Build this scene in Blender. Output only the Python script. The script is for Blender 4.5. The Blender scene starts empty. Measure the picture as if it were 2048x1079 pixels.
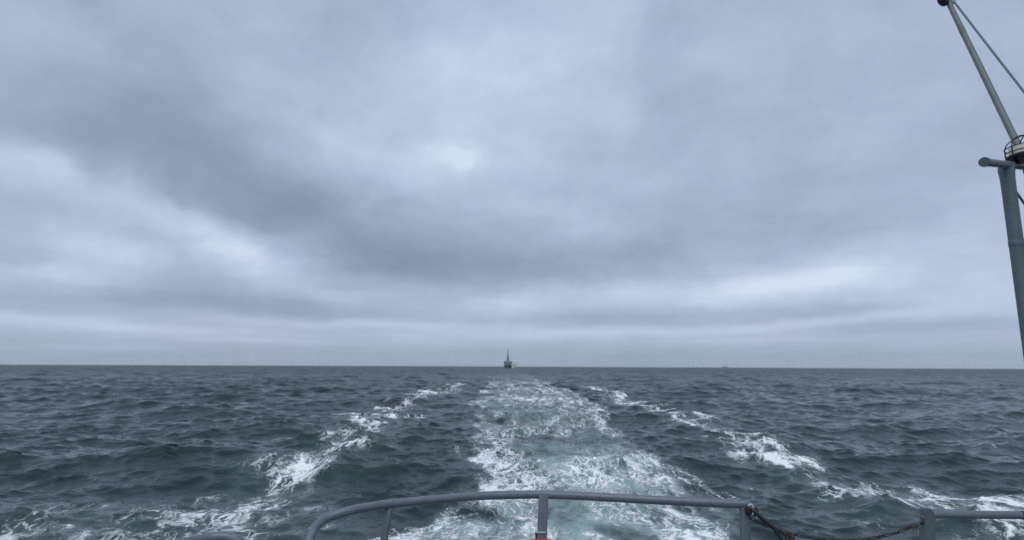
import bpy, bmesh, math, random
import numpy as np
from mathutils import Vector, Matrix

R = math.radians
random.seed(4)
C = bpy.context.scene.collection

# ------------------------------------------------------------------ camera
W0, H0, FPX, EYE = 2048.0, 1079.0, 1150.0, 5.0
PITCH = math.atan(191.2 / FPX)
cam_d = bpy.data.cameras.new('camera')
cam = bpy.data.objects.new('camera', cam_d)
C.objects.link(cam)
bpy.context.scene.camera = cam
cam_d.sensor_width = 36.0
cam_d.lens = FPX / W0 * 36.0
cam_d.clip_start = 0.05
cam_d.clip_end = 60000.0
MC = Matrix.Translation((0, 0, EYE)) @ Matrix.Rotation(R(90) + PITCH, 4, 'X') @ Matrix.Rotation(R(0.25), 4, 'Z')
cam.matrix_world = MC
M3 = MC.to_3x3()


def ray(u, v):
    return M3 @ Vector(((u - W0 / 2) / FPX, (H0 / 2 - v) / FPX, -1.0))


def at(u, v, depth):
    return Vector((0, 0, EYE)) + ray(u, v) * depth


def at_z(u, v, z):
    d = ray(u, v)
    return Vector((0, 0, EYE)) + d * ((z - EYE) / d.z)


def at_y(u, v, y):
    d = ray(u, v)
    return Vector((0, 0, EYE)) + d * (y / d.y)


# ------------------------------------------------------------------ node helper
class NT:
    def __init__(s, tree):
        s.t = tree
        s.n = tree.nodes
        s.l = tree.links
        s.n.clear()

    def inp(s, sock, v):
        if hasattr(v, 'links') or isinstance(v, bpy.types.NodeSocket):
            s.l.new(v, sock)
        elif v is not None:
            if sock.type == 'RGBA' and len(v) == 3:
                v = (*v, 1)
            sock.default_value = v

    def m(s, op, a, b=None, c=None, clamp=False):
        n = s.n.new('ShaderNodeMath')
        n.operation = op
        n.use_clamp = clamp
        for i, v in enumerate((a, b, c)):
            if v is not None:
                s.inp(n.inputs[i], v)
        return n.outputs[0]

    def vm(s, op, a, b=None, out=0, scale=None):
        n = s.n.new('ShaderNodeVectorMath')
        n.operation = op
        s.inp(n.inputs[0], a)
        if b is not None:
            s.inp(n.inputs[1], b)
        if scale is not None:
            s.inp(n.inputs['Scale'], scale)
        return n.outputs[out]

    def noise(s, vec, scale, detail=3, rough=.5, dist=0.0, out='Fac', dim='3D'):
        n = s.n.new('ShaderNodeTexNoise')
        n.noise_dimensions = dim
        s.inp(n.inputs['Vector'], vec)
        s.inp(n.inputs['Scale'], scale)
        s.inp(n.inputs['Detail'], detail)
        s.inp(n.inputs['Roughness'], rough)
        s.inp(n.inputs['Distortion'], dist)
        return n.outputs[out]

    def mr(s, v, a, b, c=0.0, d=1.0, smooth=False):
        n = s.n.new('ShaderNodeMapRange')
        n.interpolation_type = 'SMOOTHSTEP' if smooth else 'LINEAR'
        for i, q in enumerate((v, a, b, c, d)):
            s.inp(n.inputs[i], q)
        return n.outputs[0]

    def mix(s, f, a, b):
        n = s.n.new('ShaderNodeMix')
        n.data_type = 'RGBA'
        s.inp(n.inputs[0], f)
        s.inp(n.inputs[6], a)
        s.inp(n.inputs[7], b)
        return n.outputs[2]

    def ramp(s, f, pts):
        n = s.n.new('ShaderNodeValToRGB')
        e = n.color_ramp.elements
        while len(e) > 1:
            e.remove(e[-1])
        e[0].position, e[0].color = pts[0][0], (*pts[0][1], 1)
        for p, c in pts[1:]:
            q = e.new(p)
            q.color = (*c, 1)
        s.inp(n.inputs[0], f)
        return n.outputs[0]

    def attr(s, name, out='Fac'):
        n = s.n.new('ShaderNodeAttribute')
        n.attribute_name = name
        return n.outputs[out]


def lin(r, g, b):
    f = lambda c: ((c / 255 + .055) / 1.055) ** 2.4 if c > 10 else c / 255 / 12.92
    return (f(r), f(g), f(b))


# ------------------------------------------------------------------ world: overcast sky
world = bpy.data.worlds.new('World')
bpy.context.scene.world = world
world.use_nodes = True
SUN_EL, SUN_AZ = 58.0, 200.0        # degrees; azimuth clockwise from +Y (astern view)
w = NT(world.node_tree)
tc = w.n.new('ShaderNodeTexCoord').outputs['Generated']
D = w.vm('NORMALIZE', tc)
sx = w.n.new('ShaderNodeSeparateXYZ')
w.inp(sx.inputs[0], D)
dx, dy, dz = sx.outputs
zpos = w.m('MAXIMUM', dz, 0.0)
inv = w.m('DIVIDE', 1.0, w.m('ADD', zpos, 0.07))
pl = w.n.new('ShaderNodeCombineXYZ')
w.inp(pl.inputs[0], w.m('MULTIPLY', dx, inv))
w.inp(pl.inputs[1], w.m('MULTIPLY', dy, inv))
PL = pl.outputs[0]                                     # the cloud deck seen from below
wrp = w.vm('SUBTRACT', w.noise(PL, 0.9, 4, .55, out='Color'), (.5, .5, .5))
PW = w.vm('ADD', PL, w.vm('SCALE', wrp, scale=0.7))
n1 = w.noise(PW, 0.55, 4, .5)
n2 = w.noise(PW, 1.7, 5, .52)
val = w.m('ADD', w.m('MULTIPLY', w.m('SUBTRACT', n1, .5), 0.34), w.m('MULTIPLY', w.m('SUBTRACT', n2, .5), 0.30))
val = w.m('MULTIPLY', val, w.mr(dz, .02, .20, .38, 1.0, True))
# individual cloud banks and breaks of this sky, as soft lumps in azimuth / elevation (degrees)
az = w.m('MULTIPLY', w.m('ARCTAN2', dx, dy), 57.29578)
el = w.m('MULTIPLY', w.m('ARCSINE', dz), 57.29578)
ae = w.n.new('ShaderNodeCombineXYZ')
w.inp(ae.inputs[0], az)
w.inp(ae.inputs[1], el)
wn = w.vm('SUBTRACT', w.noise(D, 7.0, 5, .58, out='Color'), (.5, .5, .5))
fl = w.n.new('ShaderNodeCombineXYZ')
w.inp(fl.inputs[0], 9.0)
w.inp(fl.inputs[1], w.mr(el, 1.0, 14.0, .5, 5.5))
AE = w.vm('ADD', ae.outputs[0], w.vm('MULTIPLY', wn, fl.outputs[0]))
SKY = [  # u, v, half-width, half-height (photo px), strength, tilt (degrees, + = right end higher)
    (820, 290, 230, 110, .22, 12), (912, 313, 58, 22, .34, 12), (840, 350, 110, 50, .14, 10), (650, 262, 70, 24, .16, -15), (735, 245, 40, 30, .10, 30),
    (850, 150, 120, 70, .12, 20), (940, 90, 160, 130, .12, 0), (1130, 110, 150, 190, .20, 0), (1245, 225, 45, 50, .14, 40), (1215, 40, 50, 60, .10, 0),
    (340, 440, 230, 40, .26, -17), (480, 484, 75, 36, .34, -20), (195, 500, 75, 34, .34, -10), (110, 545, 70, 12, .26, 0), (20, 325, 110, 40, .22, -10), (60, 560, 120, 20, .12, 0),
    (150, 350, 120, 30, .08, -20), (510, 545, 60, 40, .10, -30), (610, 470, 60, 30, .10, 20),
    (1180, 588, 210, 26, .16, 0), (1500, 580, 260, 30, .26, 4), (1790, 505, 190, 40, .18, 14), (1960, 592, 140, 38, .22, 4), (1700, 560, 160, 30, .12, 0),
    (1000, 612, 60, 18, .20, 0), (730, 647, 230, 9, .24, 0), (830, 673, 60, 10, .14, 0), (60, 636, 170, 11, .22, -4), (1220, 662, 220, 9, .22, 0), (1080, 672, 120, 9, .12, 0),
    (380, 660, 170, 7, .12, 0), (480, 680, 160, 7, .12, 0), (1640, 645, 160, 10, .18, 4), (200, 694, 140, 6, .12, 0), (1500, 680, 200, 6, .10, 0), (650, 585, 70, 14, .12, -8),
    (430, 320, 250, 115, -.30, -16), (560, 410, 130, 60, -.16, -25), (170, 250, 160, 60, -.08, 0),
    (780, 500, 200, 58, -.30, -4), (625, 458, 70, 34, .10, 10), (960, 540, 200, 40, -.14, 0), (520, 608, 240, 26, -.24, -5), (640, 420, 50, 50, -.06, 0), (880, 440, 120, 30, -.08, -10),
    (1200, 530, 260, 34, -.16, 0), (1400, 215, 110, 60, -.07, 0), (1560, 440, 260, 50, -.06, 8), (1330, 70, 90, 90, -.06, 0),
    (1300, 632, 320, 15, -.20, 0), (1700, 625, 120, 8, -.12, 4), (230, 600, 160, 20, -.12, 0), (1930, 650, 200, 12, -.18, 0), (40, 480, 90, 60, -.06, 0),
    (1024, 712, 1700, 22, -.20, 0),
]
for (u, v, hw, hh, s, tl) in SKY:
    d = ray(u, v).normalized()
    a0, e0 = math.degrees(math.atan2(d.x, d.y)), math.degrees(math.asin(d.z))
    sa, se = math.degrees(hw / FPX) * .95, math.degrees(hh / FPX) * .95
    q = w.vm('SUBTRACT', AE, (a0, e0, 0))
    if tl:
        vr = w.n.new('ShaderNodeVectorRotate')
        vr.rotation_type = 'Z_AXIS'
        w.inp(vr.inputs['Vector'], q)
        vr.inputs['Angle'].default_value = -R(tl)
        q = vr.outputs[0]
    q = w.vm('MULTIPLY', q, (1 / sa, 1 / se, 0))
    g = w.m('EXPONENT', w.m('MULTIPLY', w.vm('DOT_PRODUCT', q, q, out=1), -.8))
    val = w.m('MULTIPLY_ADD', g, s, val)
lump = w.noise(w.vm('ADD', w.vm('MULTIPLY', D, (1, 1, 1.5)), w.vm('SCALE', wn, scale=.10)), 6.5, 7, .60)
val = w.m('MULTIPLY_ADD', w.m('SUBTRACT', lump, .5), w.mr(dz, .0, .16, .14, .52), val)
val = w.m('ADD', val, 0.53)
cloud = w.ramp(val, [(0.0, lin(132, 147, 169)), (.25, lin(149, 164, 186)), (.5, lin(171, 184, 208)), (.75, lin(191, 204, 228)), (1.0, lin(214, 226, 245))])
hue = w.noise(D, 2.6, 3, .5)
cloud = w.vm('MULTIPLY', cloud, w.mix(w.mr(hue, .35, .65), (.975, 1.006, 1.0), (1.012, .994, 1.008)))
# a thick overcast is brighter overhead than at the horizon
up = w.m('ADD', 1.0, w.m('MULTIPLY', w.mr(dz, .5, 1.0, 0, 1, True), .35))
cloud = w.vm('SCALE', cloud, scale=up)
sky = w.n.new('ShaderNodeTexSky')
sky.sky_type = 'NISHITA'
sky.sun_disc = False
sky.sun_elevation = R(SUN_EL)
sky.sun_rotation = R(SUN_AZ)
sky.altitude = 5
nis = w.vm('SCALE', sky.outputs[0], scale=0.08)
out = w.mix(0.94, nis, cloud)
bg = w.n.new('ShaderNodeBackground')
w.inp(bg.inputs[0], out)
bg.inputs[1].default_value = 1.0
wo = w.n.new('ShaderNodeOutputWorld')
w.l.new(bg.outputs[0], wo.inputs[0])
world.cycles.sampling_method = 'MANUAL'
world.cycles.sample_map_resolution = 512

sun_d = bpy.data.lights.new('sun', 'SUN')
sun_d.energy = 1.45
sun_d.angle = R(50)
sun_d.color = (1.0, .97, .93)
sun = bpy.data.objects.new('sun', sun_d)
C.objects.link(sun)
sd = Vector((math.sin(R(SUN_AZ)) * math.cos(R(SUN_EL)), math.cos(R(SUN_AZ)) * math.cos(R(SUN_EL)), math.sin(R(SUN_EL))))
sun.rotation_euler = sd.to_track_quat('Z', 'Y').to_euler()

vs = bpy.context.scene.view_settings
vs.view_transform = 'Standard'
vs.look = 'None'
vs.exposure = 0.0
vs.gamma = 1.0
vs.use_curve_mapping = False
cy = bpy.context.scene.cycles
cy.max_bounces = 6
cy.volume_bounces = 0
cy.use_denoising = False
HAZE = 0.00007

# ------------------------------------------------------------------ materials
def mat(name):
    m = bpy.data.materials.new(name)
    m.use_nodes = True
    t = NT(m.node_tree)
    b = t.n.new('ShaderNodeBsdfPrincipled')
    o = t.n.new('ShaderNodeOutputMaterial')
    t.l.new(b.outputs[0], o.inputs[0])
    return m, t, b, o


def paint(name, col, rough=.45, rust=.0, mottling=.12, scale=30, metallic=0.0, chips=None):
    """Painted steel: mottled colour, streaks of dirt, rust where `rust` > 0."""
    m, t, b, o = mat(name)
    P = t.n.new('ShaderNodeTexCoord').outputs['Object']
    a = t.noise(P, scale, 5, .6)
    c = t.mix(t.mr(a, .3, .7), tuple(x * (1 - mottling) for x in col), tuple(min(1, x * (1 + mottling)) for x in col))
    dirt = t.noise(P, scale * .22, 4, .6)
    c = t.mix(t.mr(dirt, .5, .75, 0, .35, True), c, tuple(x * .55 for x in col))
    if rust > 0:
        rn = t.noise(P, scale * .5, 6, .65)
        rm = t.mr(rn, .74 - rust * .4, .80 - rust * .4, 0, 1, True)
        rc = t.mix(t.noise(P, scale * 3, 3), (.012, .008, .007), (.038, .019, .013))
        c = t.mix(rm, c, rc)
        t.inp(b.inputs['Roughness'], t.mr(rm, 0, 1, rough, .9))
    else:
        t.inp(b.inputs['Roughness'], t.mr(a, .2, .8, rough - .08, rough + .1))
    t.inp(b.inputs['Base Color'], c)
    b.inputs['Metallic'].default_value = metallic
    bp = t.n.new('ShaderNodeBump')
    bp.inputs['Strength'].default_value = .5
    bp.inputs['Distance'].default_value = .002
    t.inp(bp.inputs['Height'], t.noise(P, scale * 2.5, 4, .6))
    t.l.new(bp.outputs[0], b.inputs['Normal'])
    return m


MAT = {
    'rail': paint('rail_paint', (.108, .131, .155), .38, .17, .16, 28),
    'post': paint('post_paint', (.092, .115, .134), .45, .22, .16, 22),
    'rust': paint('rusty_steel', (.05, .035, .03), .85, .65, .25, 60),
    'dark': paint('dark_steel', (.018, .020, .025), .55, .12, .25, 70),
    'mast': paint('mast_paint', (.100, .132, .152), .5, .05, .10, 14),
    'staff': paint('staff_paint', (.115, .132, .132), .5, .18, .14, 16),
    'worn': paint('worn_paint', (.105, .110, .104), .6, .25, .2, 20),
    'black': paint('black_paint', (.012, .012, .015), .5, 0, .2, 20),
    'lamp': paint('lamp_housing', (.58, .56, .49), .45, .05, .06, 20),
    'rope': paint('grey_rope', (.16, .18, .21), .9, 0, .3, 160),
    'light_metal': paint('galvanised', (.42, .45, .50), .45, .06, .12, 60, .3),
    'orange': paint('lifebuoy_orange', (.40, .055, .028), .55, 0, .12, 18),
    'white': paint('white_band', (.72, .72, .70), .55, 0, .06, 18),
    'deck': paint('deck_paint', (.10, .12, .13), .8, .05, .15, 4),
    'hull': paint('own_hull', (.16, .19, .22), .6, .06, .10, 1.2),
    'ship_hull': paint('ship_hull_dark', (.085, .100, .125), .6, 0, .2, .4),
    'ship_grey': paint('ship_grey', (.15, .17, .20), .6, 0, .12, .4),
    'ship_light': paint('ship_light_grey', (.27, .30, .34), .6, 0, .08, .4),
    'ship_dark': paint('ship_dark_grey', (.035, .042, .055), .6, 0, .15, .4),
    'ship_glass': paint('ship_window', (.02, .025, .03), .1, 0, .1, .4),
    'spray': paint('spray_white', (.80, .82, .84), .9, 0, .03, 1),
    'far': paint('far_grey', (.16, .18, .22), .7, 0, .1, .05),
}

# ------------------------------------------------------------------ mesh helpers
def mesh_obj(name, bm, m, parent=None, smooth=True):
    me = bpy.data.meshes.new(name)
    bmesh.ops.recalc_face_normals(bm, faces=bm.faces)
    bm.to_mesh(me)
    bm.free()
    if smooth:
        me.shade_smooth()
        me.set_sharp_from_angle(angle=R(38))
    me.materials.append(MAT[m] if isinstance(m, str) else m)
    o = bpy.data.objects.new(name, me)
    C.objects.link(o)
    o.parent = parent
    return o


def thing(name, label, cat, loc, group=None, rz=0.0):
    o = bpy.data.objects.new(name, None)
    o.empty_display_size = .2
    C.objects.link(o)
    o.location = loc
    o.rotation_euler = (0, 0, rz)
    tag(o, label, cat, group)
    bpy.context.view_layer.update()
    return o


def tag(o, label=None, cat=None, group=None, kind=None):
    if label: o['label'] = label
    if cat: o['category'] = cat
    if group: o['group'] = group
    if kind: o['kind'] = kind
    return o


def tube(bm, pts, r, seg=14, caps=True, close=False):
    """Round tube swept along points; r a number or a list."""
    pts = [Vector(p) for p in pts]
    n = len(pts)
    rs = r if isinstance(r, (list, tuple)) else [r] * n
    up = None
    rings = []
    for i, p in enumerate(pts):
        if close:
            tg = pts[(i + 1) % n] - pts[i - 1]
        else:
            tg = pts[min(i + 1, n - 1)] - pts[max(i - 1, 0)]
        tg.normalize()
        if up is None:
            up = tg.orthogonal().normalized()
        else:
            up = (up - tg * up.dot(tg)).normalized()
        si = tg.cross(up)
        rings.append([bm.verts.new(p + (up * math.cos(a) + si * math.sin(a)) * rs[i]) for a in [2 * math.pi * k / seg for k in range(seg)]])
    for i in range(n if close else n - 1):
        a, b = rings[i], rings[(i + 1) % n]
        for k in range(seg):
            bm.faces.new((a[k], a[(k + 1) % seg], b[(k + 1) % seg], b[k]))
    if caps and not close:
        bm.faces.new(rings[0])
        bm.faces.new(rings[-1])
    return bm


def bar(bm, a, b, wx, wy, side=Vector((1, 0, 0)), bev=.004):
    """Bar of rectangular section from a to b; wx along side, wy across."""
    a, b = Vector(a), Vector(b)
    t = (b - a).normalized()
    s = (side - t * side.dot(t)).normalized()
    q = t.cross(s)
    vs_ = []
    for p in (a, b):
        vs_.append([bm.verts.new(p + s * (i * wx / 2) + q * (j * wy / 2)) for i, j in ((-1, -1), (1, -1), (1, 1), (-1, 1))])
    f = [bm.faces.new(vs_[0]), bm.faces.new(vs_[1])]
    for k in range(4):
        f.append(bm.faces.new((vs_[0][k], vs_[0][(k + 1) % 4], vs_[1][(k + 1) % 4], vs_[1][k])))
    if bev:
        es = {e for x in f for e in x.edges}
        bmesh.ops.bevel(bm, geom=list(es), offset=bev, segments=2, affect='EDGES', profile=.5)
    return bm


def smooth_path(pts, n=8):
    """Catmull-Rom through points."""
    P = [Vector(p) for p in pts]
    P = [P[0] * 2 - P[1]] + P + [P[-1] * 2 - P[-2]]
    o = []
    for i in range(1, len(P) - 2):
        for k in range(n):
            t = k / n
            a, b, c, d = P[i - 1], P[i], P[i + 1], P[i + 2]
            o.append(.5 * ((2 * b) + (c - a) * t + (2 * a - 5 * b + 4 * c - d) * t * t + (3 * b - a - 3 * c + d) * t ** 3))
    o.append(P[-2])
    return o


def lathe(bm, prof, seg=32, axis=Matrix.Identity(4)):
    rings = []
    for r, z in prof:
        if r < 1e-6:
            rings.append([bm.verts.new(axis @ Vector((0, 0, z)))])
        else:
            rings.append([bm.verts.new(axis @ Vector((r * math.cos(2 * math.pi * k / seg), r * math.sin(2 * math.pi * k / seg), z))) for k in range(seg)])
    for a, b in zip(rings, rings[1:]):
        for k in range(seg):
            k2 = (k + 1) % seg
            if len(a) == 1 and len(b) > 1:
                bm.faces.new((a[0], b[k2], b[k]))
            elif len(b) == 1 and len(a) > 1:
                bm.faces.new((a[k], a[k2], b[0]))
            elif len(a) > 1:
                bm.faces.new((a[k], a[k2], b[k2], b[k]))
    return bm


def rel(o, pts):
    """World points into an unrotated Empty's space."""
    return [Vector(p) - Vector(o.location) for p in pts]


# ------------------------------------------------------------------ the sea
rng = np.random.default_rng(11)


def spectrum_tile(L, N, lmin, lmax, wdir, spread, c_slope, seed, peak=None):
    rg = np.random.default_rng(seed)
    k1 = np.fft.fftfreq(N, L / N) * 2 * np.pi
    kx, ky = np.meshgrid(k1, k1)
    k = np.hypot(kx, ky)
    k[0, 0] = 1
    th = np.arctan2(ky, kx) - wdir
    if spread is None:
        Dd = np.full_like(k, 1 / (2 * np.pi))
    else:
        Dd = np.clip(np.cos(th), 0, None) ** spread
        tt = np.linspace(-np.pi, np.pi, 2001)
        Dd = Dd / (np.mean(np.clip(np.cos(tt), 0, None) ** spread) * 2 * np.pi)
    P = c_slope * k ** -4 * Dd
    if peak:
        kp = 2 * np.pi / peak
        P = P * np.exp(-1.25 * (kp / k) ** 2)
    P[(k < 2 * np.pi / lmax) | (k > 2 * np.pi / lmin)] = 0
    P[0, 0] = 0
    dk = 2 * np.pi / L
    hk = np.sqrt(P) * dk * (rg.standard_normal((N, N)) + 1j * rg.standard_normal((N, N)))
    h = np.fft.ifft2(hk).real * N * N
    Dx = np.fft.ifft2(-1j * kx / k * hk).real * N * N
    Dy = np.fft.ifft2(-1j * ky / k * hk).real * N * N
    return np.stack([Dx, Dy, h], -1).astype(np.float32), L


def sample(tile, x, y, rot=0.0):
    T, L = tile
    N = T.shape[0]
    c, s = math.cos(rot), math.sin(rot)
    a = (x * c + y * s) / L * N
    b = (-x * s + y * c) / L * N
    i, j = np.floor(a).astype(np.int64), np.floor(b).astype(np.int64)
    fa, fb = (a - i)[..., None].astype(np.float32), (b - j)[..., None].astype(np.float32)
    i0, i1, j0, j1 = i % N, (i + 1) % N, j % N, (j + 1) % N
    v = (T[j0, i0] * (1 - fa) + T[j0, i1] * fa) * (1 - fb) + (T[j1, i0] * (1 - fa) + T[j1, i1] * fa) * fb
    o = v.copy()
    o[..., 0] = v[..., 0] * c - v[..., 1] * s
    o[..., 1] = v[..., 0] * s + v[..., 1] * c
    return o


def sstep(a, b, x):
    t = np.clip((x - a) / (b - a), 0, 1)
    return t * t * (3 - 2 * t)


# a fan of fine columns where the photograph looks, coarser all round
fine = np.linspace(R(-48), R(48), 660)
coarse = np.linspace(R(48), R(312), 62)[1:-1]
phi = np.concatenate([fine, coarse])
GROW = 0.0037
rr = [.5, 2., 4., 6., 8., 9.5]
r_ = 10.5
while r_ < 12000:
    rr.append(r_)
    r_ += max(.05, r_ * GROW)
rr = np.array(rr)
PH, RR = np.meshgrid(phi, rr)
X = (RR * np.sin(PH)).ravel()
Y = (RR * np.cos(PH)).ravel()
RD = RR.ravel()
SP = np.maximum(.05, RD * GROW) * 1.0

WD = R(-78)                                     # waves run towards the camera, a little to the right
CS = 0.0125
bands = [
    (spectrum_tile(307, 512, 11, 60, WD, 3, CS * .7, 1, 30), 16, .10),
    (spectrum_tile(211, 1024, 4, 11, WD + .25, 2.0, CS * .95, 2), 6, -.22),
    (spectrum_tile(83, 512, 1.3, 4, WD - .1, 1.5, CS * 2.3, 3), 2.2, .31),
    (spectrum_tile(29, 512, .38, 1.3, WD + .1, 1.0, CS * 2.5, 4), .7, -.43),
]
nzA = spectrum_tile(60, 256, 4, 20, 0, None, 1, 21)
nzB = spectrum_tile(20, 256, .8, 4, 0, None, 1, 22)
nzA[0][...] /= nzA[0][..., 2].std()
nzB[0][...] /= nzB[0][..., 2].std()


def nz(t, x, y, s=1.0, rot=0.0):
    return sample(t, x * s, y * s, rot)[..., 2]


# ---- where the foam lies
near = RD < 700
xn, yn = X[near], Y[near]
a1, a2 = nz(nzA, xn, yn * .6), nz(nzA, xn + 11, yn * .6 + 5)
b1, b2 = nz(nzB, xn, yn * .55), nz(nzB, xn + 7, yn * .55 + 3)
big = nz(nzA, xn, yn, .3, .4)
xw = xn + .8 * a1 * np.clip(yn / 40, .6, 2.5) + .5 * b1
yw = yn + 1.2 * a2 * np.clip(yn / 40, .6, 3) + .4 * b2
ky_ = [0, 10, 19, 23, 28, 32, 36, 51, 62, 90, 104, 160, 260, 400, 700]
kl = [-4.2, -4, -3.6, -2.4, -2.7, -3.4, -3.2, -3.7, -4.2, -5.2, -6, -7.4, -9, -10, -12]
kr = [8, 8.3, 8.1, 8.7, 9.6, 8.4, 8.2, 9.6, 10, 11, 11.2, 11, 10.5, 11, 12]
el_ = xw - np.interp(yn, ky_, kl)
er_ = np.interp(yn, ky_, kr) - xw
core = sstep(-.3, 1.6, np.minimum(el_, er_)) * sstep(-2, 4, yn)
amp = np.interp(yn, [0, 18, 24, 30, 37, 50, 70, 100, 160, 260, 420, 700], [.86, .84, .74, .68, .66, .66, .66, .66, .60, .42, .12, 0])
edge = np.exp(-((np.minimum(el_, er_) - 1.3) / 1.2) ** 2)
cov = core * np.clip(amp + .07 * a2 + .04 * big + .06 * b2 + .05 * edge, 0, 1)
# the open trough and the seam between the two jets
for (x0, y0, sx_, sy_, s) in [(1.0, 37.5, 1.4, 2.6, .26), (3.0, 19.6, 1.0, 1.7, .40), (2.2, 22.4, .7, 1.2, .28), (4.2, 62, 1.8, 2.4, .34), (6.6, 40, 2.4, 3.5, .16),
                              (-.6, 20.0, .8, .8, .25), (2.6, 31, 1.3, 2.0, .30)]:
    cov = cov - s * np.exp(-((xw - x0) / sx_) ** 2 - ((yw - y0) / sy_) ** 2)
for (x0, y0, sx_, sy_, s) in [(-1.2, 33, 1.3, 5, .12), (-.4, 25, 1.6, 3, .06), (5.8, 28, 2.6, 2.6, .16), (5.0, 37, 1.0, 5, .14), (6.5, 20.5, 1.6, 2, .1)]:
    cov = cov + core * s * np.exp(-((xw - x0) / sx_) ** 2 - ((yw - y0) / sy_) ** 2)
cov = np.clip(cov, 0, 1)
SIDE = [
    (-12.2, 21.0, 4.6, 2.2, .80), (-13, 17.8, 5.0, 1.8, .78), (-9.0, 20.4, 1.2, 1.7, .86), (-10.8, 24, 2.2, 2.1, .80), (-9.9, 27.5, 1.3, 2.6, .84),
    (-9.3, 32.5, 1.1, 3.4, .92), (-11.8, 30.5, 1.7, 1.8, .66), (-11.3, 39.5, 2.5, 3.0, .90), (-9.9, 37.5, 1.5, 2.6, .86), (-12.2, 45.8, 4.0, 2.4, .80),
    (-12.0, 60.5, 3.2, 3.2, .98), (-16.0, 64.5, 4.5, 3.6, .92), (-13, 73, 3, 3, .72), (-17, 98, 4.2, 7, .80), (-13, 120, 4.2, 10, .80), (-13.5, 84, 3.0, 5, .76),
    (-6.8, 20.4, 1.3, 1.5, .74), (-5.2, 18.8, 1.6, 1.1, .66), (-15.5, 150, 5, 16, .66), (-18, 47, 1.5, 1.5, .45), (-14, 50, 2, 3, .55),
    (17, 18.6, 5.0, 1.9, 1.0), (19.2, 22.4, 3.4, 1.9, 1.0), (16.8, 24.2, 2.8, 1.5, .98), (14.8, 21.6, 2.2, 2.0, .98), (13.3, 24.6, .7, 1.9, .95),
    (13.8, 27.8, .55, 2.2, 1.0), (14.7, 31.2, 1.2, 2.0, .95), (13.4, 33.5, 1.6, 2.0, .90), (15.6, 34, 1.0, 2.2, .98), (14.5, 38, 2.0, 3.0, .90), (16.4, 39, 1.0, 3.0, .95),
    (16.2, 44, 1.9, 3.8, .96), (14.2, 48, 1.6, 3.8, .84), (20.3, 58, 2.6, 4.4, .84), (17, 54, 1.9, 5, .80), (17.1, 67.5, 1.6, 4.2, .98),
    (16.4, 78, 1.7, 5, .88), (18.4, 98, 1.8, 7, 1.0), (14.6, 94, 1.6, 6, .66), (18, 112, 2.4, 9, .66), (19, 140, 3, 14, .60), (22, 17, 3.4, 1.8, .8), (22.5, 21.5, 2.5, 1.5, .8),
    (-45, 44, 2, 1.2, .45), (-62, 220, 3, 6, .65), (30, 37, 1.6, 1.2, .50), (-24, 118, 2.4, 5, .55), (11.0, 21.2, 1.3, .8, .52), (10.8, 26, .9, 1.6, .55),
]
TR_L = [(-20, 15.5), (-17, 17.8), (-14, 20.2), (-11.5, 23), (-9.9, 28), (-9.4, 34), (-10.4, 40), (-11.8, 47), (-11.8, 60), (-15, 66), (-14, 80), (-16, 100), (-13.5, 122), (-15, 165)]
TR_L2 = [(-14, 17), (-10.5, 20), (-8.6, 22.2), (-7.4, 22.4)]
TR_R = [(24, 15), (18, 19.2), (14.6, 22), (13.4, 25.5), (13.9, 28.5), (15, 32.5), (15.6, 37), (16, 44), (16, 52), (17, 62), (17, 70), (16.8, 80), (18.3, 97), (18.5, 115), (19, 150)]
TR_R2 = [(26, 18), (21, 21.5), (17.5, 24.2), (14.6, 25.8), (13.9, 28)]


def trail(pts, w0, a0):
    best = np.full_like(xn, 1e9)
    for (ax, ay), (bx, by) in zip(pts, pts[1:]):
        ex, ey = bx - ax, by - ay
        tt = np.clip(((xs_ - ax) * ex + (ys_ - ay) * ey) / (ex * ex + ey * ey), 0, 1)
        best = np.minimum(best, np.hypot(xs_ - ax - tt * ex, ys_ - ay - tt * ey))
    wd = w0 * np.clip(.7 + yn / 70, 1, 2.6)
    return np.clip(a0 + .10 * a1 + .06 * b1, .3, 1) * np.exp(-(best / wd) ** 2.2)


side = np.zeros_like(xn)
xs_, ys_ = xn + .45 * a1 + .35 * b1, yn + .8 * a2 + .4 * b2
for (x0, y0, sx_, sy_, s) in SIDE:
    q = ((xs_ - x0) / (sx_ * 1.15)) ** 2 + ((ys_ - y0) / (sy_ * 1.15)) ** 2
    side = np.maximum(side, s * np.exp(-.9 * q ** 1.6))
side = np.maximum.reduce([side * .86, trail(TR_L, 2.0, .68), trail(TR_L2, 1.2, .72), trail(TR_R, 1.5, .76), trail(TR_R2, 1.3, .78)])
FO = np.zeros_like(X)
FS = np.zeros_like(X)
FO[near] = cov
FS[near] = np.clip(side + .07 * (side > .15) * b2, 0, 1)
aer = core * sstep(-.5, 3.2, np.minimum(el_, er_) + .9 * b2) * np.interp(yn, [0, 18, 26, 32, 42, 60, 100, 200, 400], [1.0, 1.0, .92, .78, .50, .36, .26, .12, 0])
lobe = .50 + .8 * np.exp(-((xw - .2) / 2.6) ** 2) + .9 * np.exp(-((xw - 6) / 2.8) ** 2)
aer = aer * np.clip(lobe, 0, 1) * np.clip(.85 + .28 * a1 + .2 * b1, .1, 1.25)
for (x0, y0, sx_, sy_, s) in [(3.0, 19.6, 1.0, 1.7, .65), (4.0, 36, 1.4, 3, .4), (2.2, 22.4, .7, 1.3, .35)]:
    aer = aer * (1 - s * np.exp(-((xw - x0) / sx_) ** 2 - ((yw - y0) / sy_) ** 2))
aer = np.maximum(aer, .25 * side * (yn < 60))
AER = np.zeros_like(X)
AER[near] = np.clip(aer, 0, 1)
CORE = np.zeros_like(X)
CORE[near] = core

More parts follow.
